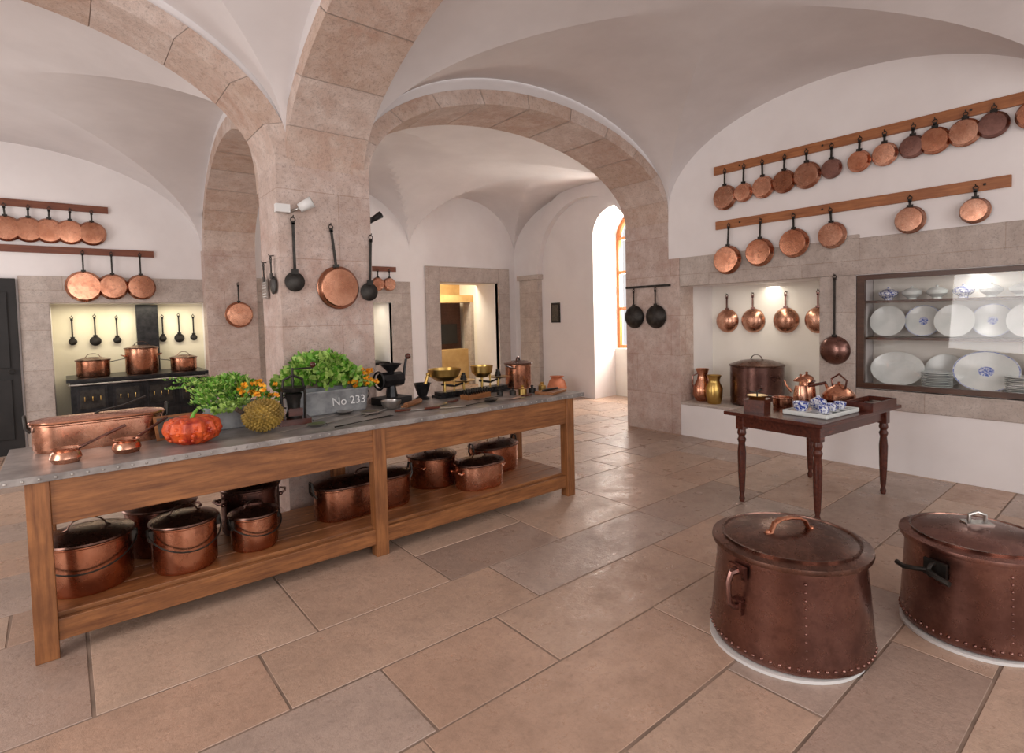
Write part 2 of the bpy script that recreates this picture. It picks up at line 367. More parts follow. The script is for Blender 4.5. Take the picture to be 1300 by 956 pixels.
# ------------------------------------------------------------ pots and pans
def pot(name,loc,r,h,rz=0,L=0,W=0,lid=True,hand='loop',body=copper,lidm=copper_l,dome=.03,lh='strap',taper=1.0,lift=0):
    b=B();rb=r*taper
    b.lathe([(0,0),(rb*.93,0),(rb,.02),(r,h-.012),(r+.007,h-.006),(r+.007,h),(r-.004,h),(rb-.008,.015),(0,.012)],body,L=L,W=W,n=36)
    if lid:
        k=h+.002
        b.lathe([(0,k),(r+.010,k),(r+.014,k+.006),(r+.010,k+.014),(r*.9,k+.016+dome*.2),(r*.6,k+.016+dome*.75),(r*.25,k+.016+dome),(0,k+.016+dome)],lidm,L=L,W=W,n=36)
        zt=k+.014+dome
        q=min(r*.42,.09)
        if lh=='strap': b.tube([(-q*1.25,0,zt-.004),(-q,0,zt+.004)]+[(x,y,z) for x,y,z in arc((0,0,zt),q,180,0,8,ry=q*.65)][1:-1]+[(q,0,zt+.004),(q*1.25,0,zt-.004)],.008,lidm,flat=.5)
        elif lh=='long': b.tube([(-q*.5,0,zt),(0,0,zt+.012),(r*1.0,0,zt+.035),(r*1.9,0,zt+.075)],.010,iron,flat=.5)
    if hand=='loop':
        for sgn in (-1,1):
            x=sgn*(r+L/2)
            M=T((x,0,h*.72))
            b.tube([(0,-.055,0),(sgn*.03,-.05,.012),(sgn*.045,0,.018),(sgn*.03,.05,.012),(0,.055,0)],.008,body,M)
            b.ball((0,-.055,0),.014,body,M=M);b.ball((0,.055,0),.014,body,M=M)
    if hand=='tall':
        for sgn in (-1,1):
            x=sgn*(r+L/2)
            b.tube([(x,-.04,h*.75),(x+sgn*.02,-.038,h*.9),(x+sgn*.025,-.02,h+.05),(x+sgn*.025,.02,h+.05),(x+sgn*.02,.038,h*.9),(x,.04,h*.75)],.008,iron)
    if hand=='bail':
        for sgn in (-1,1):
            b.box((sgn*(r+.008),0,h*.84),(.02,.05,.06),iron);b.tube(arc((sgn*(r+.02),0,h*.9),.018,0,330,8,'yz'),.005,iron)
        b.tube([( (r+.022)*math.cos(math.radians(a)),-(r+.02)*math.sin(math.radians(a)),h*.9-h*.40*math.sin(math.radians(a))) for a in range(0,181,10)],.0045,iron)
    if hand=='stick':
        b.tube([(r-.002,0,h*.85),(r+.05,0,h*.9),(r+.24,0,h*1.05),(r+.27,0,h*1.08)],[.014,.010,.010,.013],iron,flat=.5)
    return b.done(name,loc,rz)
def hang_pan(name,loc,n,r,L=.2,depth=.05,body=copper,hm=iron,tilt=0,kind='pan'):
    n=Vector(n);up=Vector((0,0,1));x=up.cross(n);M=basis(x,up,n)@R(tilt,'Z')
    b=B();b.M=M
    if kind=='pan':
        b.lathe([(r-.004,.012),(r+.006,.006),(r+.006,.012),(r,.018),(r*.94,depth-.01),(r*.88,depth),(0,depth+.004)],body,n=32)
        b.lathe([(r-.006,.012),(r*.92,depth-.008),(0,depth-.006)],steel,n=32)
    elif kind=='bowl':
        b.lathe([(r-.003,.01),(r+.004,.006),(r,.014),(r*.93,depth*.45),(r*.7,depth*.8),(r*.35,depth*.97),(0,depth)],body,n=32)
    elif kind=='grater':
        b.box((0,0,.014),(r*1.5,r*2,.012),body)
        for i in range(5):
            for j in range(6): b.ball((-r*.55+i*r*.275,-r*.8+j*r*.3,.02),.006,body,n=5)
    else:
        b.lathe([(0,.02),(r*.6,.016),(r,.006),(r,.012),(r*.6,.024),(0,.028)],body,n=24)
    y0=r-.01
    b.box((0,y0+L/2,.02),(.020,L,.007),hm);b.box((0,y0+.01,.02),(.05,.04,.01),hm);b.box((0,y0-.0+L,.02),(.030,.03,.007),hm)
    b.tube([(.017*math.cos(math.radians(a)),y0+L+.022+.017*math.sin(math.radians(a)),.02) for a in range(0,360,30)],.004,hm,closed=True)
    b.tube([(0,y0+L+.045,-.004),(0,y0+L+.042,.03),(0,y0+L+.055,.034)],.004,iron)
    return b.done(name,loc)
NX=(-1,0,0);NY=(0,-1,0)
b=B();b.box((XR-.015,1.6,3.29),(.03,4.06,.10),rackw)
for yy in (.2,1.2,2.4,3.3): b.box((XR-.034,yy,3.29),(.008,.02,.02),iron)
b.done('wall_rack',bevel=.004)
b=B();b.box((XR-.015,2.27,2.635),(.03,2.68,.10),rackw)
for yy in (1.1,2.4,3.3): b.box((XR-.034,yy,2.635),(.008,.02,.02),iron)
b.done('wall_rack',bevel=.004)
ys=[3.48,3.25,3.02,2.79,2.55,2.31,2.06,1.84,1.62,1.45,1.24,1.05,.80,.55]
rs=[.142,.105,.12,.12,.135,.095,.10,.105,.10,.115,.115,.105,.11,.1]
for i,(yy,rr) in enumerate(zip(ys,rs)):
    zc=2.95+.17*(3.48-yy)/2.43
    hang_pan('copper_saucepan',(XR-.03,yy,zc),NX,rr,L=3.27-zc-rr-.02,depth=.05,body=[copper,copper_p,copper_d][(i*7)%3 if i not in (0,2,4) else 1],tilt=random.uniform(-3,3))
for yy,zc,rr in ((3.45,2.21,.165),(3.06,2.26,.155),(2.68,2.32,.15),(2.30,2.355,.13),(1.63,2.41,.12),(1.16,2.42,.105)):
    hang_pan('copper_saucepan',(XR-.03,yy,zc),NX,rr,L=2.62-zc-rr-.02,depth=.07,body=copper_p if yy<2.6 else copper,tilt=random.uniform(-4,4))
for yy in (3.92,3.56,3.14,2.76):
    hang_pan('copper_bowl_pan',(6.995,yy,1.47),NX,.155,L=.17,depth=.09,body=copper_p,hm=copper_d,kind='bowl')
hang_pan('copper_ladle',(XR-.015,2.28,1.17),NX,.145,L=.60,depth=.09,body=copper_d,kind='bowl')
b=B();b.box((XR-.03,4.62,1.96),(.03,.72,.03),iron);b.done('iron_rail')
for yy in (4.84,4.48): hang_pan('iron_pan',(XR-.03,yy,1.55),NX,.155,L=.2,depth=.08,body=iron,kind='bowl')
b=B();b.box((-.5,YB-.015,3.17),(2.1,.03,.09),rackx);b.done('wall_rack')
b=B();b.box((-.2,YB-.015,2.60),(2.5,.03,.09),rackx);b.done('wall_rack')
for xx in (-.92,-.70,-.49,-.28,-.08,.13,.36): hang_pan('copper_saucepan',(xx,YB-.03,2.84),NY,.155,L=.12,depth=.06,body=copper,tilt=random.uniform(-3,3))
for xx,rr in ((.246,.2),(.556,.17),(.88,.17)): hang_pan('copper_saucepan',(xx,YB-.03,2.13),NY,rr,L=.44-rr,depth=.07,body=copper)
hang_pan('copper_saucepan',(2.08,YB-.26,1.72),NY,.19,L=.26,depth=.06,body=copper)
b=B();b.box((4.45,YB-.035,2.52),(.8,.03,.09),rackx);b.done('wall_rack')
for xx in (4.2,4.47,4.70): hang_pan('copper_saucepan',(xx,YB-.045,2.24),NY,.12,L=.12,depth=.06,body=copper_p)
for xx,k in ((.1,0),(.36,1),(.62,0),(1.2,0),(1.42,1),(1.62,0),(4.25,1),(4.5,0)):
    hang_pan('skimmer' if k else 'ladle',(xx,YB+.73,1.38),NY,.05+.02*k,L=.28,depth=.03,body=iron,kind='disc')
hang_pan('copper_frying_pan',(1.72,A0-.01,1.86),NY,.165,L=.30,depth=.05,body=copper,tilt=6)
hang_pan('skimmer',(1.38,A0-.01,1.90),NY,.075,L=.38,body=iron,kind='disc')
hang_pan('skimmer',(1.98,A0-.01,1.83),NY,.075,L=.36,body=iron,kind='disc',tilt=-3)
hang_pan('cheese_grater',(1.27,4.62,1.86),NX,.075,L=.10,body=steel,kind='grater')
hang_pan('skimmer',(1.27,4.42,1.88),NX,.07,L=.12,body=iron,kind='disc')
b=B();b.box((1.30,A0-.05,2.44),(.1,.05,.06),white);b.tube([(1.42,A0-.07,2.45),(1.50,A0-.12,2.50)],[.035,.045],white);b.tube([(1.35,A0,2.42),(1.42,A0-.07,2.45)],.012,steel);b.done('wall_spotlight')
b=B();b.box((2.05,A0+.1,2.44),(.04,.06,.05),blackp);b.tube([(2.07,A0+.1,2.44),(2.16,A0+.08,2.50)],[.02,.03],blackp);b.done('wall_spotlight')
# ------------------------------------------------------------ long table
TX0,TX1,TY0,TY1,TZ=-.27,3.58,3.38,4.24,.905
b=B();b.bx(TX0,TX1,TY0,TY1,TZ-.035,TZ,zinc)
for i in range(64):
    xx=TX0+.03+i*(TX1-TX0-.06)/63;b.box((xx,TY0-.001,TZ-.018),(.012,.006,.012),steel)
for xx in (-.13,1.61,3.42):
    for yy in (TY0+.06,TY1-.08): b.bx(xx-.045,xx+.045,yy-.04,yy+.045,0,TZ-.035,pine_v)
for yy in (TY0+.045,TY1-.05): b.bx(-.085,3.375,yy-.012,yy+.02,.65,TZ-.035,pine)
for xx in (-.13,3.42): b.bx(xx-.02,xx+.02,TY0+.1,TY1-.12,.65,TZ-.035,pine)
for yy in (TY0+.05,TY1-.06): b.bx(-.085,3.375,yy-.015,yy+.02,.08,.185,pine)
for k in range(4):
    w=(TY1-TY0-.16)/4;b.bx(-.15,3.44,TY0+.075+k*w,TY0+.075+(k+1)*w-.006,.18,.205,pine)
b.done('long_kitchen_table',bevel=.006)
SZ=.207
pot('copper_stockpot',(.05,3.74,SZ),.2,.26,rz=-8,hand='bail')
pot('copper_stockpot',(.42,4.02,SZ),.19,.27,hand='loop',body=copper_d,rz=20)
pot('copper_stockpot',(.49,3.64,SZ),.165,.26,rz=8,hand='bail')
pot('copper_stockpot',(.93,3.98,SZ),.18,.29,hand='loop',body=copper_d)
pot('copper_saucepan',(.87,3.66,SZ),.135,.20,hand='bail',rz=12)
pot('copper_fish_kettle',(1.66,3.80,SZ),.15,.22,L=.42,hand='tall',body=copper)
pot('copper_stockpot',(2.36,4.0,SZ),.2,.24,hand='loop',rz=25)
pot('copper_stewpan',(3.0,3.98,SZ),.17,.22,L=.14,hand='tall',rz=5)
pot('copper_stewpan',(2.62,3.68,SZ),.15,.19,L=.12,hand='loop',rz=0,body=copper_p)
pot('copper_fish_kettle',(.145,4.03,TZ),.12,.155,L=.38,hand='tall',body=copper_p,lh='long',lidm=copper,dome=.012)
for xy,rz in (((-.02,3.62),20),((.24,3.66),40)):
    b=B();b.lathe([(0,0),(.055,0),(.068,.025),(.062,.05),(.052,.06),(.062,.072),(.056,.072),(.048,.06),(.055,.03),(0,.01)],copper_p)
    b.tube([(.05,0,.06),(.12,0,.085),(.28,0,.14)],[.01,.007,.009],copper_d);b.done('copper_butter_warmer',(*xy,TZ),rz)
b=B();b.lathe([(0,.02),(.07,.0),(.125,.03),(.15,.08),(.135,.13),(.08,.155),(.03,.145),(0,.14)],redpk,n=72,rib=lambda a,z:1+.06*math.sin(12*a)+.02*math.sin(31*a+z*60))
for i in range(160):
    a=random.uniform(0,6.28);z=random.uniform(.03,.14);rr=.14*math.sqrt(max(.1,1-((z-.08)/.09)**2));b.ball((rr*math.cos(a),rr*math.sin(a),z),random.uniform(.006,.014),redpk,n=6)
b.tube([(0,0,.14),(.01,0,.17),(.03,.01,.19)],[.014,.01,.009],leaf);b.done('turban_squash',(.56,3.66,TZ))
# durian
b=B();M=R(12,'Z')
b.ball((0,0,.10),.095,durm,(1.25,1,1),M=M)
G=math.pi*(3-math.sqrt(5));NN=330
for i in range(NN):
    z=1-2*(i+.5)/NN;q=math.sqrt(1-z*z);a=G*i;d=Vector((q*math.cos(a),q*math.sin(a),z));p=Vector((d.x*.095*1.25,d.y*.095,d.z*.095));nrm=Vector((d.x/1.25,d.y,d.z)).normalized()
    t1=nrm.orthogonal().normalized();t2=nrm.cross(t1);w=.0115
    vs=[p+t1*w,p+t2*w,p-t1*w,p-t2*w,p+nrm*.015];b.add([v+Vector((0,0,.10)) for v in vs],[(0,1,4),(1,2,4),(2,3,4),(3,0,4)],durm,False,M)
b.tube([(-.12,-.02,.13),(-.16,-.03,.16)],[.012,.014],soil);b.done('durian_fruit',(.95,3.66,TZ+.011))
# planters
def planter(name,loc,L,W,H,h2,blades,seed,rz=0):
    rnd=random.Random(seed);b=B();fern=name.startswith('fern')
    b.lathe([(0,.0),(.03,0),(.04,.01),(.055,H-.02),(.062,H-.01),(.062,H),(.05,H),(.045,H-.03),(0,H-.03)],galv,L=L-.12,W=W-.12,n=24)
    b.box((0,0,H-.04),(L-.05,W-.05,.01),soil)
    for s in (-1,1): b.tube(arc((s*(L/2),0,H-.07),.04,-90,90,8) if s>0 else arc((s*(L/2),0,H-.07),.04,90,270,8),.005,iron)
    def lf(p,d,l,w,m):
        d=d.normalized();sd=d.cross(Vector((rnd.uniform(-1,1),rnd.uniform(-1,1),rnd.uniform(-.3,1)))).normalized();nn=d.cross(sd)
        vs=[p,p+d*l*.35+sd*w,p+d*l*.35-sd*w,p+d*l*.75+sd*w*.7-nn*l*.08,p+d*l*.75-sd*w*.7-nn*l*.08,p+d*l-nn*l*.16]
        b.add(vs,[(0,1,2),(1,3,4,2),(3,5,4)],m,True)
    for i in range(int(blades)):
        x=rnd.gauss(-.02 if not fern else -.05,.24)*L;x=max(-.55*L,min(.5*L,x)) if not fern else max(-.62*L,min(.5*L,x));y=rnd.uniform(-.5,.5)*W
        prof=max(.15,1-(2*abs(x+.05)/L)**2*.75)
        hz=H-.01+h2*prof*math.sqrt(rnd.random())
        p=Vector((x,y,hz));d=Vector((x*2,y*3,rnd.uniform(.0,.8)))+Vector((rnd.uniform(-.6,.6),rnd.uniform(-.6,.6),0))*.7
        if fern: lf(p,d,rnd.uniform(.025,.045),rnd.uniform(.006,.011),leaf if rnd.random()<.6 else leaf2)
        else: lf(p,d,rnd.uniform(.035,.065),rnd.uniform(.014,.024),leaf if rnd.random()<.5 else leaf2)
    if fern:
        for i in range(46):   # feathery fronds
            a=rnd.uniform(0,6.28);x=rnd.uniform(-.5,.1)*L;y=rnd.uniform(-.4,.4)*W;l=rnd.uniform(.14,.23);p=Vector((x,y,H-.03));o=Vector((math.cos(a)*.55-.35,math.sin(a)*.5,0))
            pts=[p,p+Vector((o.x*.3*l,o.y*.3*l,l*.6)),p+Vector((o.x*.8*l,o.y*.8*l,l*.98)),p+Vector((o.x*1.35*l,o.y*1.35*l,l*.95))]
            b.tube(pts,[.003,.003,.002,.001],leaf,n=3)
            for k in range(1,14):
                t=k/13*2.999;j=int(t);f=t-j;c=pts[j].lerp(pts[j+1],f)
                for s in(-1,1): lf(c,Vector((s*(-o.y)+rnd.uniform(-.4,.4),s*o.x+rnd.uniform(-.4,.4),.3)),.03,.006,leaf if k%2 else leaf2)
        for i in range(26):
            c=Vector((rnd.uniform(-.42,-.0)*L,-.55*W+rnd.uniform(-.02,.03),H+rnd.uniform(-.03,.04)))
            for k in range(14): lf(c,Vector((rnd.uniform(-1,1),rnd.uniform(-1,.3),rnd.uniform(-.2,1))),.028,.010,leaf2)
    for i in range(38):
        fx=rnd.uniform(-.05,.45)*L if fern else rnd.uniform(.28,.60)*L
        hz=H+h2*rnd.uniform(.15,.75) if fern else H+h2*rnd.uniform(0,.45)
        p=Vector((fx,rnd.uniform(-.66,.1)*W,hz))
        for k in range(9): lf(p,Vector((rnd.uniform(-1,1),rnd.uniform(-1,1),rnd.uniform(-.2,1))),.026,.011,orange)
    b.done(name,loc,rz)
planter('fern_planter',(.90,4.03,TZ),.44,.27,.15,.20,800,3)
planter('herb_planter',(1.52,4.09,TZ),.60,.26,.18,.27,1900,5)
t=bpy.data.curves.new('lettering','FONT');t.body='No 233';t.size=.085;t.extrude=.001;t.align_x='CENTER';t.materials.append(lettering)
o=bpy.data.objects.new('lettering',t);COL.objects.link(o);o.rotation_euler=(math.radians(90-6),0,0)
par=bpy.data.objects['herb_planter'];o.parent=par;o.location=(.12,-.131,.065)
b=B();b.box((0,0,.075),(.24,.012,.15),pine,R(-25,'X'));b.box((0,-.008,.075),(.21,.006,.12),paper,R(-25,'X'));b.box((0,.06,.04),(.1,.01,.09),pine,R(25,'X'));b.done('slate_sign',(.52,3.87,TZ),8)
# coffee mill
b=B();b.box((0,0,.02),(.2,.16,.04),mahog);b.lathe([(.05,.04),(.055,.06),(.04,.10),(.045,.16),(.06,.2),(.05,.21),(0,.21)],iron)
for s in(-1,1): b.tube([(s*.07,0,.04),(s*.075,0,.2),(s*.06,0,.30),(0,0,.33)],.009,iron)
b.lathe([(0,.21),(.075,.22),(.085,.25),(.08,.25),(0,.23)],iron);b.tube([(0,0,.25),(0,0,.38)],.008,iron);b.tube([(0,0,.37),(.13,-.02,.375)],.006,iron);b.ball((.13,-.02,.395),.02,mahog);b.box((0,-.085,.09),(.09,.02,.05),mahog);b.done('coffee_mill',(1.19,3.82,TZ),-10)
def utensil(name,p,ang,L,kind,m=steel):
    b=B();b.tube([(0,0,.012),(L*.5,0,.01),(L,0,.008)],[.007,.006,.009],m,flat=.5)
    if kind=='spoon': b.lathe([(0,.004),(.035,.007),(.055,.022),(.053,.022),(.034,.011),(0,.008)],m,T((-.06,0,0)),sx=1.3)
    elif kind=='ladle': b.lathe([(0,.0),(.05,.006),(.075,.045),(.078,.065),(.073,.065),(.068,.045),(.045,.012),(0,.008)],m,T((-.07,0,0)))
    elif kind=='skim':
        b.lathe([(0,.004),(.06,.006),(.075,.014),(.072,.018),(.06,.010),(0,.008)],m,T((-.07,0,0)))
    elif kind=='knife': b.box((-.09,0,.01),(.2,.035,.003),m);b.tube([(.0,0,.014),(.12,0,.014)],.014,mahog,flat=.7)
    elif kind=='pin': b.tube([(-.16,0,.022),(.1,0,.022)],.022,pine);b.tube([(-.22,0,.022),(-.16,0,.022)],.01,pine)
    elif kind=='fork':
        for dy in(-.015,0,.015): b.tube([(0,0,.01),(-.03,dy,.01),(-.12,dy,.012)],.003,m)
    b.done(name,(p[0],p[1],TZ),ang)
for nme,p,a,L,k,m in (('serving_spoon',(1.54,3.90),206,.26,'spoon',steel),('skimmer_spoon',(1.66,3.76),204,.36,'skim',steel),('soup_ladle',(1.88,3.84),210,.30,'ladle',steel),('fork',(1.66,3.52),192,.34,'fork',iron),('serving_spoon',(1.20,3.58),190,.2,'spoon',steel),
   ('carving_knife',(1.99,3.66),172,.1,'knife',steel),('carving_knife',(2.20,3.58),160,.1,'knife',steel),('rolling_pin',(2.16,3.90),35,.05,'pin',pine),('serving_spoon',(2.62,3.56),190,.22,'spoon',iron),
   ('cleaver',(2.38,3.74),20,.12,'knife',steel),('carving_knife',(3.0,3.55),10,.1,'knife',steel),('whisk',(2.72,3.70),6,.2,'fork',iron)):
    utensil(nme,p,a,L,k,m)
b=B();b.box((0,0,.03),(.26,.2,.06),blackp);b.tube([(0,0,.06),(0,0,.16)],[.05,.035],ironc);b.tube([(-.1,0,.20),(.1,0,.20)],[.065,.06],ironc);b.lathe([(.02,.22),(.03,.27),(.085,.33),(.09,.33),(.035,.27)],ironc)
b.tube([(.1,0,.20),(.13,0,.20),(.14,0,.28),(.16,0,.36)],.011,ironc);b.ball((.18,0,.38),.025,mahog);b.lathe([(.07,-.01),(.08,0),(.07,.01),(.06,0),(.07,-.01)],ironc,T((-.12,0,.20))@R(90,'Y'));b.done('meat_grinder',(2.06,4.1,TZ),10)
b=B();b.lathe([(0,0),(.055,0),(.06,.015),(.035,.03),(.045,.05),(.07,.13),(.078,.14),(.07,.14),(.04,.06),(0,.05)],ironc);b.tube([(.01,0,.06),(.06,.01,.2)],[.02,.012],brass);b.ball((.065,.01,.21),.018,brass);b.done('mortar_and_pestle',(2.36,4.12,TZ))
def scale(name,loc,rz,pan_r):
    b=B();b.box((0,0,.03),(.34,.12,.04),ironc);b.box((0,0,.01),(.38,.15,.02),ironc);b.tube([(-.1,0,.05),(-.1,0,.14)],.012,brass);b.tube([(.1,0,.05),(.1,0,.12)],.012,brass);b.tube([(-.13,0,.115),(0,0,.09),(.13,0,.115)],.01,ironc)
    b.lathe([(0,.14),(pan_r*.5,.145),(pan_r*.95,.19),(pan_r*1.05,.25),(pan_r,.25),(pan_r*.9,.19),(0,.15)],brass,T((-.1,0,0)));b.lathe([(0,.12),(.09,.125),(.11,.135),(.1,.135),(0,.13)],brass,T((.1,0,0)))
    for k in range(3): b.lathe([(0,.136+k*.022),(.03-.006*k,.136+k*.022),(.03-.006*k,.155+k*.022),(0,.158+k*.022)],iron,T((.1,0,0)),n=14)
    for s in(-1,1):
        for i in range(5): b.tube([(s*.03*i,-.06,.02),(s*.03*i,-.062,.05)],.006,iron,n=5)
    b.tube([(0,0,.05),(0,0,.2)],.008,brass);b.done(name,loc,rz)
scale('kitchen_scales',(2.66,4.08,TZ),0,.14);scale('kitchen_scales',(3.05,4.07,TZ),5,.10)
pot('copper_measure',(3.40,4.08,TZ),.125,.23,lid=True,hand='stick',rz=215,dome=.02)
b=B();b.box((0,0,.02),(.28,.1,.04),pine)
for i in range(9):
    for j in range(2): b.tube([(-.12+i*.03,-.02+j*.04,.04),(-.12+i*.03,-.02+j*.04,.085)],.007,iron,n=5)
b.done('larding_block',(2.72,3.84,TZ),12)
for i,(xx,yy,r) in enumerate(((3.05,3.74,.03),(3.13,3.70,.038),(3.26,3.72,.032),(3.42,3.76,.036),(2.97,3.82,.025),(3.50,3.86,.028))):
    b=B();b.lathe([(0,0),(r,0),(r,r*1.3),(r*.4,r*1.5),(r*.3,r*1.8),(r*.5,r*2.1),(0,r*2.3)],brass if i%2 else iron,n=16);b.done('brass_weight',(xx,yy,TZ))
b=B();b.box((0,0,.012),(.28,.18,.024),pine);b.tube([(-.12,.02,.034),(.1,-.02,.034)],.01,iron);b.done('cutting_board',(3.36,3.58,TZ),20,bevel=.004)
# ------------------------------------------------------------ side table
b=B();b.box((0,0,.755),(1.34,.80,.03),mahog);b.box((0,0,.69),(1.16,.64,.10),mahog)
for sx in(-1,1):
    for sy in(-1,1):
        x,y=sx*.55,sy*.31
        b.box((x,y,.68),(.07,.07,.13),mahog)
        b.lathe([(0,0),(.018,0),(.024,.03),(.016,.06),(.022,.09),(.03,.25),(.034,.42),(.026,.5),(.036,.53),(.024,.555),(.036,.58),(.03,.62),(0,.62)],mahog,T((x,y,0)),n=16)
b.done('side_table',(4.87,1.96,0),-5,bevel=.005)
ZT=.7705
def lathe_obj(name,prof,m,loc,rz=0,extra=None,n=28):
    b=B();b.lathe(prof,m,n=n)
    if extra: extra(b)
    return b.done(name,loc,rz)
def kettle(b):
    b.tube([(.09,0,.07),(.15,0,.12),(.17,0,.16)],[.02,.014,.01],copper);b.tube([(-.07,0,.12),(-.09,0,.2),(0,0,.25),(.09,0,.2),(.07,0,.12)],.009,copper_d)
    b.lathe([(0,.14),(.05,.14),(.03,.16),(.01,.165),(.014,.18),(0,.185)],copper)
lathe_obj('copper_kettle',[(0,0),(.1,0),(.13,.03),(.13,.07),(.1,.11),(.06,.14),(0,.14)],copper,(5.30,1.92,ZT),60,kettle)
def cpot(b):
    b.tube([(.07,0,.1),(.12,0,.16),(.13,0,.2)],[.015,.01,.008],copper);b.tube([(-.06,0,.16),(-.2,0,.2)],.012,mahog);b.lathe([(0,.2),(.06,.2),(.05,.22),(.01,.24),(.012,.26),(0,.265)],copper)
lathe_obj('copper_coffee_pot',[(0,0),(.075,0),(.08,.02),(.07,.12),(.055,.2),(0,.2)],copper,(5.22,2.16,ZT),40,cpot)
lathe_obj('copper_coffee_pot',[(0,0),(.06,0),(.065,.02),(.055,.1),(.045,.16),(0,.16)],copper_p,(5.0,2.12,ZT),100,cpot)
pot('copper_saucepan',(4.74,2.16,ZT),.075,.085,lid=False,hand='stick',rz=75)
b=B();b.box((0,0,.05),(.18,.16,.1),mahog);b.lathe([(0,.1),(.06,.1),(.08,.13),(.075,.13),(0,.11)],brass);b.tube([(0,0,.12),(0,0,.16),(.12,0,.165)],.006,iron);b.ball((.12,0,.18),.016,mahog);b.done('coffee_grinder',(4.42,2.22,ZT),10)
b=B();b.box((0,0,.008),(.50,.34,.016),ceram)
for s in(-1,1): b.box((s*.25,0,.02),(.012,.34,.03),ceram);b.box((0,s*.17,.02),(.50,.012,.03),ceram)
b.done('serving_tray',(4.66,1.82,ZT),-5,bevel=.004)
def cup(loc,r,h,nm='blue_white_cup'):
    lathe_obj(nm,[(0,.004),(r*.5,0),(r*.55,.008),(r*.85,h*.4),(r,h),(r*.95,h),(r*.78,h*.4),(0,.012)],blue,loc,0,lambda b:b.lathe([(0,.002),(r*1.05,.006),(r*1.3,.014),(r*1.25,.016),(0,.006)],ceram) )
for p,r,h in (((4.51,1.91),.06,.08),((4.52,1.745),.045,.065),((4.655,1.74),.045,.065),((4.80,1.73),.045,.065)): cup((p[0],p[1],ZT+.017),r,h)
lathe_obj('blue_white_teapot',[(0,0),(.045,0),(.065,.035),(.062,.065),(.035,.085),(.018,.092),(.012,.105),(0,.11)],blue,(4.76,1.88,ZT+.017),30,lambda b:(b.tube([(.055,0,.03),(.09,0,.065)],[.012,.007],blue),b.tube(arc((-.06,0,.05),.025,90,270,8),.005,blue)))
b=B()
b.box((0,0,.01),(.42,.2,.02),mahog)
for s in (-1,1): b.box((0,s*.1,.035),(.432,.012,.07),mahog);b.box((s*.21,0,.035),(.012,.2,.07),mahog)
for k in range(4): b.tube([(-.15+k*.1,-.07,.03),(-.15+k*.1,.07,.03)],.012,steel)
b.done('wooden_tray',(5.17,1.63,ZT),-5)
# ------------------------------------------------------------ alcove things
ZA=.437
pot('copper_stockpot',(6.66,3.35,ZA),.31,.48,rz=70,hand='loop',body=copper_d,dome=.06)
def jug(b):
    b.tube([(.05,0,.36),(.12,0,.33),(.13,0,.22),(.09,0,.14)],.009,copper_d)
lathe_obj('copper_pitcher',[(0,0),(.08,0),(.09,.01),(.125,.08),(.12,.17),(.07,.28),(.06,.34),(.085,.42),(.08,.42),(.055,.34),(0,.32)],copper,(6.45,3.97,ZA),130,jug)
lathe_obj('brass_vase',[(0,0),(.075,0),(.085,.02),(.10,.1),(.105,.2),(.07,.27),(.065,.30),(.09,.36),(.085,.36),(.06,.30),(0,.28)],brass,(6.34,3.74,ZA))
# display case
b=B();x0=XR+.0
for y0,y1 in ((2.02,2.085),(.30,.36)): b.bx(x0,x0+.05,y0,y1,.80,1.925,oakd)
for z0,z1 in ((.80,.85),(1.88,1.925)): b.bx(x0,x0+.05,.36,2.02,z0,z1,oakd)
for z in (1.29,1.66): b.bx(x0+.12,6.67,.31,2.08,z-.012,z+.012,oakd)
b.bx(6.66,6.675,.31,2.08,.80,1.92,plaster_b);b.bx(x0+.02,x0+.024,.36,2.02,.85,1.88,glassm);b.done('display_cabinet')
def plate(y,z,r,sx=1,x=6.6,crest=True):
    b=B();M=basis((0,-1,0),(.2,0,.98),(-.98,0,.2));pr=[(0,.0),(r*.6,.0),(r*.68,.012),(r,.022),(r,.028),(r*.66,.018),(0,.008)]
    b.lathe(pr,ceram,M,n=40,sx=sx)
    if crest:
        b.lathe([(r*.97,.024),(r*.985,.030),(r*.95,.028),(r*.97,.024)],bluep,M,n=40,sx=sx);b.lathe([(0,.009),(r*.36,.011),(0,.013)],bluep,M,n=20,sx=sx)
    b.done('dinner_plate',(x,y,z+r*.985))
for i,yy in enumerate((1.9,1.62,1.36,1.10,.84,.58)): plate(yy,1.305,.155,x=6.58 if i%2 else 6.5,crest=bool(i%2))
plate(1.80,.815,.17,1.35,x=6.45,crest=False);plate(1.12,.815,.185,1.3,x=6.46);plate(1.45,.815,.16,x=6.6,crest=False);plate(.62,.815,.17,1.2,x=6.5,crest=False)
for yy in (1.46,.86):
    b=B()
    for k in range(10): b.lathe([(0,0),(.08,0),(.12,.018),(.12,.022),(.08,.006),(0,.006)],ceram,T((0,0,k*.016)))
    b.done('plate_stack',(6.36,yy,.815))
for i,yy in enumerate((1.9,1.7,1.5,1.3,1.1,.9,.7,.5)):
    lathe_obj('soup_tureen' if i%2 else 'sauce_boat',[(0,0),(.04,0),(.035,.015),(.08,.05),(.085,.08),(.05,.105),(.01,.115),(.012,.13),(0,.135)],ceram if i%3 else blue,(6.5,yy,1.673),0)
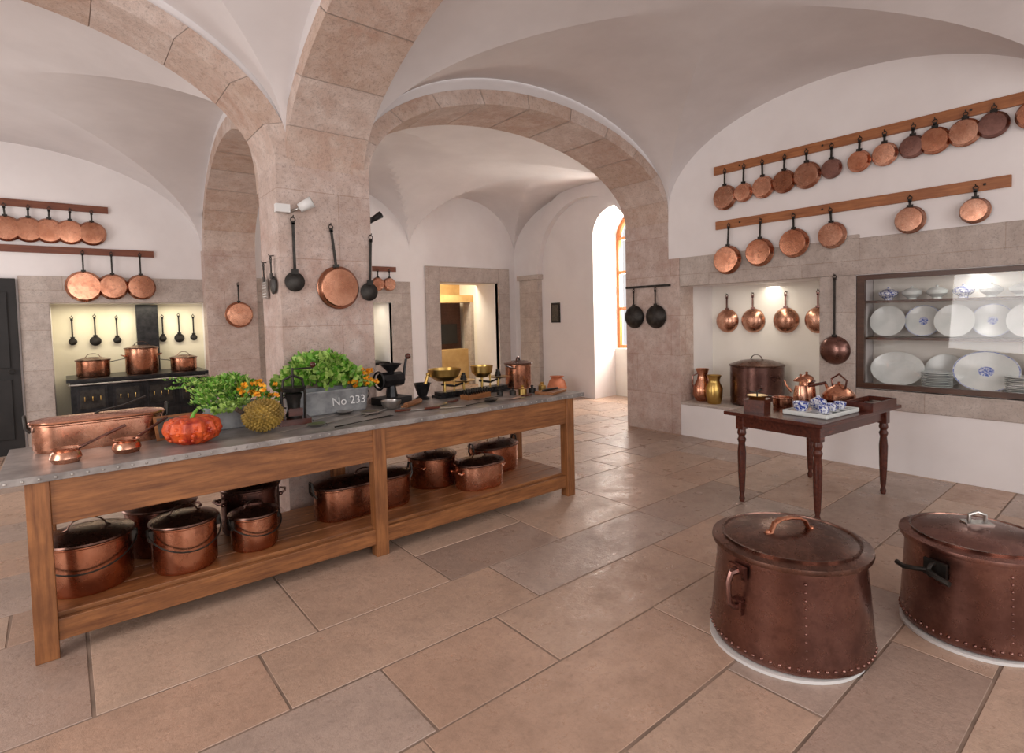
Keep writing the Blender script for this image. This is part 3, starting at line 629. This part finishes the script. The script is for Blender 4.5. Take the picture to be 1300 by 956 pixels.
# ------------------------------------------------------------ hearth range
b=B();b.bx(0,1.66,9.2,10.08,.86,.9,ironc);b.bx(.04,1.62,9.26,10.05,0,.86,ironc)
for i in range(4):
    xx=.1+i*.39;b.bx(xx,xx+.33,9.235,9.27,.45,.8,ironc);b.bx(xx+.03,xx+.30,9.225,9.24,.5,.75,iron);b.bx(xx,xx+.33,9.235,9.27,.12,.4,ironc)
    for s in range(3): b.tube([(xx+.08+s*.085,9.22,.60),(xx+.08+s*.085,9.22,.66)],.006,brass,n=5)
    b.tube([(xx+.05,9.2,.82),(xx+.28,9.2,.82)],.007,brass,n=6)
b.bx(.86,1.14,10.0,10.09,.9,1.9,ironc);b.tube([(.02,9.15,.83),(1.64,9.15,.83)],.012,steel)
b.done('cast_iron_range',bevel=.006)
pot('copper_saucepan',(.3,9.55,.902),.19,.22,hand='stick',rz=10);pot('copper_stockpot',(.86,9.5,.902),.2,.36,hand='loop');pot('copper_saucepan',(1.38,9.5,.902),.17,.19,hand='stick',rz=160)
b=B();b.bx(2.9,4.7,9.5,10.08,0,.75,granite_g);b.bx(2.86,4.74,9.46,10.09,.75,.8,ironc);b.done('hearth_bench')
pot('iron_stockpot',(4.3,9.75,.802),.2,.3,body=iron,lidm=iron,hand='loop')
lathe_obj('terracotta_urn',[(0,0),(.1,0),(.16,.1),(.19,.22),(.15,.34),(.1,.4),(.14,.43),(.13,.43),(.09,.39),(0,.36)],terra,(7.3,7.6,0))
# ------------------------------------------------------------ big cauldrons
def cauldron(name,loc,rb,rt,h,rz,kind):
    b=B();wa=math.radians(160-rz)
    b.lathe([(0,0),(rb-.012,0),(rb-.012,.014),(0,.014)],white,T((.028*math.cos(wa),.028*math.sin(wa),0)),n=64)
    b.M=T((0,0,.0145))
    b.lathe([(0,.0),(rb-.03,.0),(rb-.008,.008),(rb,.03),(rb,.05),(rb+.002,.06),(rt,h-.05),(rt+.004,h-.04),(rt+.004,h-.004),(rt-.01,h)],copper_d,n=72)
    for i in range(60):
        a=2*math.pi*i/60;b.ball((rb*math.cos(a),rb*math.sin(a),.042),.009,copper_d,n=6)
    for k in range(10):
        z=.09+k*(h-.15)/9;a=math.radians(215-rz);r=rb+(rt-rb)*z/h;b.ball((r*math.cos(a),r*math.sin(a),z),.006,copper_d,n=6)
    b.lathe([(rt-.02,h-.012),(rt+.022,h-.012),(rt+.026,h),(rt+.024,h+.012),(rt*.97,h+.02),(rt*.75,h+.042),(rt*.45,h+.06),(rt*.2,h+.066),(0,h+.067)],copper_l if kind==0 else copper_d,n=72)
    b.lathe([(rt*.93,h+.022),(rt*.94,h+.034),(rt*.91,h+.034),(rt*.90,h+.026)],copper_l,n=72)
    if kind==0:
        M=T((-.03,0,h+.06))@R(-60,'Z')
        b.tube([(-.13,0,-.004),(-.10,0,.002),(-.08,0,.045),(-.05,0,.06),(0,0,.065),(.05,0,.06),(.08,0,.045),(.10,0,.002),(.13,0,-.004)],.018,copper,M,flat=.45)
        for s in(-1,1): b.ball((s*.115,0,.004),.012,copper,M=M)
        for aa in (136,-44):
            M=R(aa,'Z')@T((rb-.008,0,h*.66))
            b.tube([(0,0,.09),(.04,0,.085),(.055,0,.05),(.055,0,0),(.05,0,-.05),(.02,0,-.075),(0,0,-.08)],[.02,.016,.013,.013,.013,.014,.02],copper_d,M)
            b.box((-.004,0,.085),(.02,.09,.06),copper_d,M);b.box((0,0,-.08),(.02,.06,.06),copper_d,M)
    else:
        M=T((.03,0,h+.06))@R(-60,'Z')
        b.box((-.0,0,.008),(.12,.06,.012),steel,M);b.tube([(-.035,0,.01),(-.035,0,.05),(0,0,.062),(.035,0,.05),(.035,0,.01)],.009,steel,M)
        for aa in (151,-29):
            M=R(aa,'Z')@T((rb-.002,0,h*.78))
            b.box((.0,0,0),(.014,.10,.08),iron,M);b.tube([(.02+.03*math.cos(math.radians(t)),0,.03*math.sin(math.radians(t))) for t in range(0,360,30)],.009,iron,M,closed=True)
        M=R(151,'Z')@T((rb+.03,0,h*.78));b.tube([(0,0,0),(.02,-.05,-.01),(.04,-.10,-.015),(.03,-.14,-.01)],.012,iron,M)
        b.tube([(.02,0,0),(.03,.05,-.01),(.03,.10,-.02)],.012,iron,M)
    return b.done(name,loc,rz)
cauldron('copper_cauldron',(2.68,1.19,0),.355,.325,.465,30,0)
cauldron('copper_cauldron',(3.43,.62,0),.305,.29,.44,10,1)
# ------------------------------------------------------------ camera
a,p,r=.6849,.0459,-.0233
f0=Vector((math.sin(a),math.cos(a),0));r0=Vector((math.cos(a),-math.sin(a),0));z=Vector((0,0,1))
fw=math.cos(p)*f0-math.sin(p)*z;u0=math.sin(p)*f0+math.cos(p)*z
ri=math.cos(r)*r0+math.sin(r)*u0;up=-math.sin(r)*r0+math.cos(r)*u0
cd=bpy.data.cameras.new('camera');cam=bpy.data.objects.new('camera',cd);COL.objects.link(cam)
cam.matrix_world=basis(ri,up,-fw,(0,0,1.6));cd.sensor_width=36;cd.lens=36*696.5/1300;cd.shift_y=-44.5/1300;cd.clip_start=.05;S.camera=cam
# ------------------------------------------------------------ light
w=bpy.data.worlds.new('world');S.world=w;w.use_nodes=True;bg=w.node_tree.nodes['Background'];bg.inputs[0].default_value=(1,.965,.96,1);bg.inputs[1].default_value=.85
def area(name,loc,tgt,sx,sy,pw,col=(1,.955,.93)):
    l=bpy.data.lights.new(name,'AREA');l.shape='RECTANGLE';l.size=sx;l.size_y=sy;l.energy=pw;l.color=col
    o=bpy.data.objects.new(name,l);COL.objects.link(o);o.location=loc;d=Vector(tgt)-Vector(loc);o.rotation_euler=d.to_track_quat('-Z','Z').to_euler();return o
area('assumed_window_light_rear',(1.2,-3.0,2.2),(2.6,4,1.4),5,2.2,155)  # added lamp behind the camera; rear windows assumed, none modelled
area('fill_light_left',(-2.6,2.2,1.9),(3,2.6,1.6),2.6,2,95)  # added unseen fill lamp, front left bay; wall is solid, window only assumed
area('fill_light_back_left',(-2.6,7.2,1.9),(2,7.6,1.8),2.6,2,70)  # added out-of-view fill lamp for the back left bay; solid wall, no window
area('window_light_east',(9.0,6.5,2.3),(6,6.6,1.4),1.2,2.4,420,(1,.94,.85))
area('alcove_light',(6.75,3.3,1.90),(6.75,3.3,0),1.3,.15,6,(1,.92,.78))  # unseen lamp, assumed from the warm light in the recess
area('hearth_light',(.82,9.75,1.88),(.82,9.8,0),1.6,.15,13,(1,.90,.68))  # unseen lamp, assumed from the yellowish glow of this fireplace
area('hearth_light_two',(3.8,9.75,1.88),(3.8,9.8,0),1.6,.15,9,(1,.90,.68))  # unseen lamp, assumed here as in the first fireplace
area('cabinet_light',(6.4,1.2,1.88),(6.45,1.2,0),1.4,.08,3,(1,.97,.9))
area('passage_light',(6.5,10.4,2.65),(6.6,10.7,0),.8,.4,34,(1,.88,.66))  # added unseen lamp that brightens the passage
